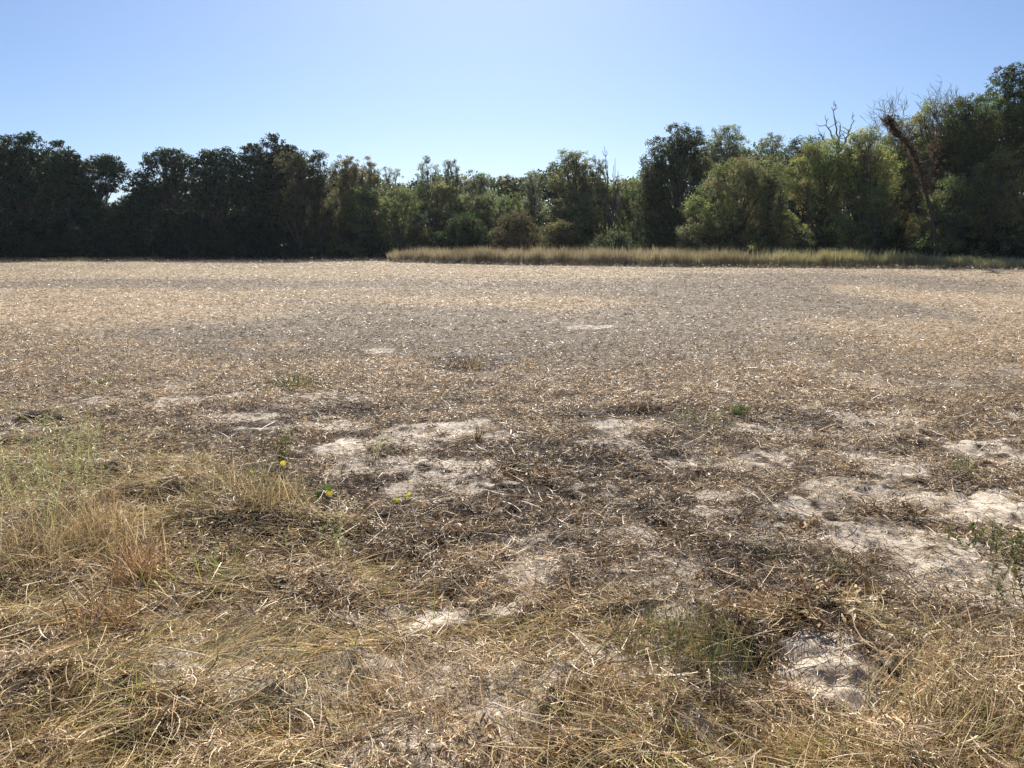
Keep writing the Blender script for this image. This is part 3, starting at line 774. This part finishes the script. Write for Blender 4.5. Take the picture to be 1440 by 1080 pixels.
def weed(name, label, cat, u, v, hpx, nst, pal_s, pal_l, seed, nl=26, leafl=0.02, leafw=0.004, spread=0.03, az0=None, open_=0.2, seedhead=False):
    """branching weed: stems part and leaves part"""
    rng = np.random.default_rng(seed)
    x, y = gp(u, v)
    h = hpx / F * math.hypot(y, CAM_Z) * 1.1
    z = float(hgt(np.array([x]), np.array([y]))[0])
    e = empty(name, (x, y, z), label, cat)
    n = nst
    P = np.stack([rng.normal(size=n).clip(-1.8, 1.8) * spread, rng.normal(size=n).clip(-1.8, 1.8) * spread, np.full(n, -0.005)], 1)
    az = rng.random(n) * 6.28 if az0 is None else az0 + rng.normal(size=n) * 0.5
    el = 1.5 - np.abs(rng.normal(size=n)) * open_
    L = h * (0.55 + 0.45 * rng.random(n))
    K = 8
    C = pick(rng, n, np.array(pal_s))
    V, Q, C2 = strands(rng, P, az, el, L, np.full(n, 0.0045), K, C, C, bend=0.25, ground=False)
    link("stem", mk_mesh("stem", V, Q, C2), M_grass, e)
    mid = V.reshape(n, K + 1, 2, 3).mean(2)
    t = rng.random((n, nl)) * (K - 1.0) + 1.0
    ti = t.astype(int).clip(0, K - 1); f = (t - ti)[..., None]
    ii = np.arange(n)[:, None]
    pl = (mid[ii, ti] * (1 - f) + mid[ii, ti + 1] * f).reshape(-1, 3)
    m = len(pl)
    Cl = pick(rng, m, np.array(pal_l))
    V, Q, C2 = strands(rng, pl, rng.random(m) * 6.28, 0.6 + rng.normal(size=m) * 0.45, leafl * (0.5 + rng.random(m)), leafw * (0.7 + 0.6 * rng.random(m)), 3, Cl, Cl, bend=0.6, drop=0.2, ground=False, prof='pod')
    link("leaves", mk_mesh("leaves", V, Q, C2), M_grass, e)
    return e

GRN = [[0.10, 0.16, 0.05], [0.16, 0.22, 0.06], [0.07, 0.11, 0.04], [0.22, 0.26, 0.09]]
GBR = [[0.20, 0.20, 0.07], [0.14, 0.14, 0.06], [0.28, 0.23, 0.10], [0.10, 0.11, 0.05]]
PGR = [[0.40, 0.42, 0.18], [0.46, 0.42, 0.22], [0.34, 0.38, 0.14], [0.50, 0.44, 0.26]]
DRK = [[0.12, 0.08, 0.05], [0.18, 0.12, 0.07], [0.08, 0.06, 0.045]]
TANP = [[0.76, 0.58, 0.34], [0.64, 0.46, 0.25], [0.80, 0.66, 0.43], [0.36, 0.24, 0.12]]
RST = [[0.34, 0.20, 0.09], [0.22, 0.13, 0.07], [0.50, 0.34, 0.18]]

WG = "feathery pale green weeds in the left grass"
for i, (u, v, h, lab) in enumerate(((28, 765, 135, "feathery pale green weed nearest the left edge of the photo"), (78, 778, 165, "tallest feathery pale green weed in the left grass"),
                       (128, 745, 130, "feathery pale green weed right of the tallest one"), (62, 700, 80, "short feathery weed behind the tallest pale green one"),
                       (108, 690, 110, "thin feathery weed with a taller spike at the back of the left grass"))):
    e = weed("feathery_weed", lab, "weed", u, v, h, 11, PGR, PGR, 400 + i, nl=70, leafl=0.022, leafw=0.0035, spread=0.06)
    e['group'] = WG
for i, (u, v, h, n_, sp, lab) in enumerate(((45, 800, 105, 700, 0.20, "thick golden grass clump at the left edge of the photo"), (120, 790, 75, 600, 0.18, "thick golden grass clump under the reddish dry tuft"),
        (215, 770, 60, 420, 0.16, "tan broken grass clump right of the reddish dry tuft"), (20, 720, 75, 420, 0.20, "pale grass clump behind the golden one at the left edge"),
        (270, 700, 50, 300, 0.20, "low tan grass clump behind the green brown hummock"))):
    tuft("grass_clump", lab, "grass", u, v, h, n_, TANP + [[0.50, 0.42, 0.18], [0.36, 0.34, 0.12]], 450 + i, spread=sp, wid=0.0032, loose=0.95, drop=1.0)
weed("green_weed", "green brown bushy weed behind the yellow leaf at left of centre", "weed", 397, 655, 62, 12, GBR, GBR, 410, nl=40, leafl=0.03, leafw=0.006, spread=0.035, open_=0.22)
weed("thin_weed", "pale thin weed beside the small bare sand streak", "weed", 530, 640, 52, 6, PGR, PGR, 411, nl=24, leafl=0.025, leafw=0.003, spread=0.03)
weed("dark_weed", "dark dried thin weed right of the green and yellow leaf", "weed", 516, 715, 75, 6, DRK, DRK, 412, nl=22, leafl=0.02, leafw=0.006, spread=0.03, open_=0.35)
weed("feathery_weed", "feathery upright weed standing alone below the yellow leaved plants", "weed", 474, 815, 105, 9, [[0.34, 0.30, 0.15], [0.28, 0.22, 0.10]], PGR, 413, nl=34, leafl=0.025, leafw=0.003, spread=0.03, open_=0.28)
tuft("stubble_tuft", "small dark upright stubble tuft on the pale streak at centre", "tuft", 672, 620, 26, 60, DRK + TANP[:1], 414, spread=0.02, wid=0.005)
tuft("grass_tuft", "dark green grass tuft standing in the straw at lower right of centre", "grass", 962, 955, 80, 380, GBR + GRN[2:3] + GBR + TANP[3:] + GRN[:1], 415, spread=0.13, wid=0.0028)
tuft("grass_tuft", "small green grass tuft beside a sandy spot right of centre", "grass", 1036, 584, 20, 160, GRN, 416, spread=0.07, wid=0.005)
tuft("grass_tuft", "pale yellow green tuft just left of the small dark green one", "grass", 985, 600, 30, 60, PGR, 417, spread=0.12, wid=0.004)
tuft("grass_tuft", "little green tuft in dark straw near the right bare sand", "grass", 1166, 810, 42, 130, GRN + GBR, 418, spread=0.04, wid=0.003)
tuft("grass_tuft", "green sprig at the edge of the upper right bare patch", "grass", 1352, 668, 32, 80, GRN, 419, spread=0.05, wid=0.004)
tuft("grass_tuft", "faint green tuft among dark straw left of the little green one", "grass", 1082, 785, 28, 90, GBR + GRN, 420, spread=0.07, wid=0.003)
tuft("grass_tuft", "low dark green spread of grass behind the green brown bushy weed", "grass", 412, 546, 20, 260, GRN + GBR, 421, spread=0.18, wid=0.007)
tuft("grass_tuft", "small bright green tuft in the tan straw at upper left", "grass", 141, 537, 9, 120, GRN, 422, spread=0.1, wid=0.008)
tuft("grass_tuft", "tiny green tuft just below the small bright green one", "grass", 114, 552, 8, 70, GRN, 423, spread=0.06, wid=0.007)
tuft("grass_tuft", "small green tuft at the left edge in tan straw", "grass", 16, 575, 13, 120, GRN, 424, spread=0.07, wid=0.006)
tuft("grass_tuft", "tan grass tuft fanning right in the bottom right corner", "grass", 1340, 1030, 95, 420, TANP + PGR[:1], 425, spread=0.16, wid=0.0026, az0=0.3, lean=0.1)
tuft("grass_tuft", "tan and green grass tuft cut by the bottom edge right of centre", "grass", 1190, 1085, 70, 380, TANP + GBR, 426, spread=0.17, wid=0.0026)
tuft("grass_tuft", "brown upright grass tuft at the bottom middle", "grass", 870, 1045, 80, 260, [[0.36, 0.24, 0.12], [0.46, 0.34, 0.20], [0.24, 0.16, 0.08]], 427, spread=0.10, wid=0.0026)
tuft("grass_tuft", "fine straw coloured grass tuft left of the brown upright one", "grass", 740, 1010, 55, 300, TANP, 428, spread=0.15, wid=0.0022)
tuft("grass_tuft", "loose tan tuft leaning left near the bottom left of centre", "grass", 560, 1000, 60, 260, TANP, 429, spread=0.14, wid=0.0025, az0=2.6, lean=0.25)
tuft("grass_tuft", "rusty brown broken grass clump in the left grass mat", "grass", 195, 830, 95, 260, RST + TANP[:1], 430, spread=0.07, wid=0.005, loose=0.6, drop=0.7)
tuft("grass_tuft", "rusty curled grass clump left of the dark hollow at lower left", "grass", 150, 905, 70, 220, RST, 431, spread=0.08, wid=0.005, loose=0.7, drop=0.9)
tuft("grass_tuft", "reddish dry tuft among the tall feathery weeds", "grass", 150, 775, 90, 90, RST + TANP, 432, spread=0.06, wid=0.004)
tuft("grass_tuft", "green brown grass hummock below the yellow leaf", "grass", 330, 735, 62, 380, GBR + TANP, 433, spread=0.14, wid=0.0035, loose=0.75, drop=0.6)
tuft("grass_tuft", "green brown grass hummock holding the yellow leaf", "grass", 392, 742, 62, 280, GBR + TANP[:2], 434, spread=0.10, wid=0.0035, loose=0.5)
tuft("grass_tuft", "yellow green blades lying in the grass mat above the lower left corner", "grass", 290, 830, 50, 60, [[0.36, 0.44, 0.08], [0.26, 0.36, 0.08]], 435, spread=0.12, wid=0.005, loose=0.8)
tuft("grass_tuft", "light tan grass hummock right of the lower left hollow", "grass", 300, 960, 90, 500, TANP + PGR, 436, spread=0.20, wid=0.0026, az0=0.4, lean=0.75, loose=0.3)
tuft("grass_tuft", "tan combed grass hummock at the bottom left corner", "grass", 60, 1040, 90, 500, TANP, 437, spread=0.2, wid=0.0026, az0=0.9, lean=0.6)
tuft("stubble_tuft", "dark clump of stubble at mid field left of centre line", "tuft", 663, 520, 16, 130, DRK + TANP[:2], 438, spread=0.13, wid=0.008)
tuft("stubble_tuft", "brown stubble clump right of the mid field dark clump", "tuft", 742, 519, 16, 70, TANP + DRK, 439, spread=0.12, wid=0.007)
tuft("stubble_tuft", "dark ragged clump of straw left of the small green tuft", "tuft", 905, 578, 17, 220, DRK + DRK + TANP[:1], 440, spread=0.10, wid=0.006, loose=0.7)
tuft("stubble_tuft", "dark thin stubble sprig standing in the middle distance at left", "tuft", 120, 590, 34, 14, GBR + DRK, 441, spread=0.06, wid=0.006)
weed("rust_green_weed", "dark bushy weed with rusty twigs cut by the right edge", "weed", 1442, 850, 95, 22, RST + DRK, GBR + GRN[:1] + RST[:1], 442, nl=46, leafl=0.025, leafw=0.006, spread=0.08, open_=0.6)
weed("rust_green_weed", "low green and brown sprawling weed at the right edge above the bushy one", "weed", 1412, 775, 42, 22, DRK, GBR + GRN, 443, nl=40, leafl=0.025, leafw=0.006, spread=0.12, open_=0.7)

# broad leaves turning yellow: stem and single leaves
def broadleaf(name, label, u, v, leaves_, seed):
    """leaves_: (du, dv px offset, size m, colour, tilt)"""
    rng = np.random.default_rng(seed)
    x, y = gp(u, v); z = float(hgt(np.array([x]), np.array([y]))[0])
    e = empty(name, (x, y, z), label, "plant")
    s = math.hypot(y, CAM_Z) / F
    tb = []
    for du, dv, size, c, tilt in leaves_:
        p = np.array([du * s, rng.normal() * 0.02, -dv * s])
        tb.append(tube(bez(np.zeros(3), np.array([p[0] * 0.3, 0, p[2] * 0.8]), p, 7), np.linspace(0.003, 0.0015, 7), 5))
        # heart shaped blade with a folded midrib and a drooping tip
        V = []; nn = 9
        for i in range(nn):
            t = i / (nn - 1)
            wd = size * 0.48 * (math.sin(math.pi * (t ** 0.62)) ** 0.8 if 0 < t < 1 else 0.02)
            for sgn in (-1, 0, 1):
                V.append((sgn * wd, t * size - 0.25 * size * (sgn != 0) * (1 - t) ** 2 * 0.6, abs(sgn) * wd * 0.35 - 0.35 * size * t * t + rng.normal() * size * 0.015))
        V = np.array(V)
        a = tilt; ca, sa = math.cos(a), math.sin(a)
        ry = rng.random() * 1.2 - 0.6
        # rotate about x so that the blade faces the viewer or lies, then about y
        V = np.stack([V[:, 0], V[:, 1] * ca - V[:, 2] * sa, V[:, 1] * sa + V[:, 2] * ca], 1)
        V = np.stack([V[:, 0] * math.cos(ry) + V[:, 2] * math.sin(ry), V[:, 1], -V[:, 0] * math.sin(ry) + V[:, 2] * math.cos(ry)], 1) + p
        Q = []
        for i in range(nn - 1):
            for j in (0, 1):
                b0 = i * 3 + j
                Q.append((b0, b0 + 1, b0 + 4, b0 + 3))
        cc = np.tile(np.array(c), (len(V), 1)) * (1 + rng.normal(size=(len(V), 1)) * 0.12)
        cc[-9:] = cc[-9:] * 0.4 + np.array([0.08, 0.05, 0.02]) * 0.6
        link("leaf", mk_mesh("leaf", V, np.array(Q), cc, smooth=True), M_leaf, e)
    off = 0; TQ = []
    for v_, q_ in tb: TQ.append(q_ + off); off += len(v_)
    TV = np.concatenate([q[0] for q in tb])
    link("stem", mk_mesh("stem", TV, np.concatenate(TQ), np.tile(np.array([0.25, 0.22, 0.08]), (len(TV), 1)), smooth=True), M_bark, e)
YL = (0.52, 0.44, 0.05); GL = (0.07, 0.11, 0.03); LGr = (0.38, 0.48, 0.06)
broadleaf("yellowing_vine", "small plant with one bright yellow leaf held up in the left grass hummock", 400, 720, [(0, -46, 0.036, YL, -1.2), (-3, -18, 0.028, LGr, -1.0), (-42, -34, 0.02, LGr, -1.0)], 1)
broadleaf("yellowing_vine", "plant with a green leaf over a yellow one beside pale sand", 452, 712, [(6, -32, 0.065, GL, -0.6), (8, -22, 0.05, (0.34, 0.29, 0.05), -1.3), (-6, -24, 0.045, GL, -1.9)], 2)
broadleaf("yellowing_vine", "low wilted plant with yellow and orange leaves left of the dark hollow", 570, 712, [(0, -14, 0.055, (0.55, 0.5, 0.06), -0.4), (-12, -12, 0.05, (0.40, 0.42, 0.08), -0.8), (26, -6, 0.04, (0.60, 0.30, 0.04), -0.7), (10, -3, 0.05, (0.16, 0.12, 0.06), -1.0)], 3)
broadleaf("yellowing_vine", "dark green leafy plant at the left edge beside the feathery weeds", 8, 722, [(0, -14, 0.06, GL, -0.8), (14, -8, 0.05, GL, -0.4), (-12, -8, 0.05, GL, -1.2), (8, -2, 0.04, (0.35, 0.14, 0.05), -0.7)], 4)

# uprooted bean plants, dry pods along a stalk
def bean_plant(label, u, v, L, ang, seed, npod=60, col=None):
    rng = np.random.default_rng(seed)
    x, y = gp(u, v); z = float(hgt(np.array([x]), np.array([y]))[0])
    e = empty("bean_plant", (x, y, z), label, "dried plant", "uprooted dried bean plants lying on the soil")
    K = 10; t = np.linspace(-0.5, 0.5, K)
    P = np.stack([t * L * math.cos(ang), t * L * math.sin(ang), 0 * t], 1)
    P[:, :2] += np.cumsum(rng.normal(size=(K, 2)) * 0.008, 0)
    P[:, 2] = hgt(P[:, 0] + x, P[:, 1] + y) - z + 0.03
    tb = [tube(P, np.linspace(0.005, 0.0025, K), 6)]
    br = []
    for k in range(5):
        i = rng.integers(1, K - 1); q = P[i] + np.append(rng.normal(size=2) * 0.09, 0.03 + 0.03 * rng.random())
        tb.append(tube(bez(P[i], (P[i] + q) / 2 + rng.normal(size=3) * 0.015, q, 6), np.linspace(0.003, 0.0018, 6), 5)); br.append(bez(P[i], (P[i] + q) / 2, q, 6))
    off = 0; TQ = []
    for v_, q_ in tb: TQ.append(q_ + off); off += len(v_)
    TV = np.concatenate([p[0] for p in tb])
    link("stalk", mk_mesh("stalk", TV, np.concatenate(TQ), np.tile(np.array([0.34, 0.24, 0.14]), (len(TV), 1)), smooth=True), M_bark, e)
    nodes = np.concatenate([P] + br)
    c = nodes[rng.integers(0, len(nodes), npod)] + rng.normal(size=(npod, 3)) * 0.01
    C = pick(rng, npod, np.array([[0.46, 0.31, 0.15], [0.36, 0.22, 0.11], [0.58, 0.44, 0.25], [0.22, 0.13, 0.07]]))
    az = rng.random(npod) * 6.28; el = rng.normal(size=npod) * 0.5 + 0.3
    V1, Q1, C1 = strands(rng, c, az, el, 0.035 + rng.random(npod) * 0.025, 0.008 + rng.random(npod) * 0.004, 5, C, C * 0.8, bend=0.9, ground=False, prof='pod')
    link("pods", mk_mesh("pods", V1, Q1, C1), M_straw, e)
for a in (("long dry pod-covered bean plant lying at the lower edge of the big right bare patch", 1245, 848, 0.34, -0.12, 501, 90),
          ("heaped brown bean plant left of the long pod-covered one", 1140, 885, 0.30, 0.3, 502, 130),
          ("bean plant with pale pods lying across the lower sandy patch", 1165, 918, 0.26, -0.3, 503, 60),
          ("brown curled bean plant in front of the lower middle sand patch", 800, 862, 0.32, 0.1, 504, 90),
          ("brown bean plant heap right of the lower middle sand patch", 880, 858, 0.28, 0.4, 505, 80),
          ("bean plant in dark straw above the right side bare patch", 1255, 722, 0.40, -0.2, 506, 100),
          ("bean plant between the two right side bare patches", 1130, 750, 0.34, 0.5, 507, 70),
          ("dark bean plant crossing the straw in the centre of the photo", 735, 680, 0.45, 0.2, 508, 80),
          ("bean plant at the right edge just below the big bare patch", 1400, 900, 0.36, 0.1, 509, 110),
          ("bean plant near the dark green grass tuft", 1040, 890, 0.30, 0.9, 510, 90)):
    bean_plant(*a)
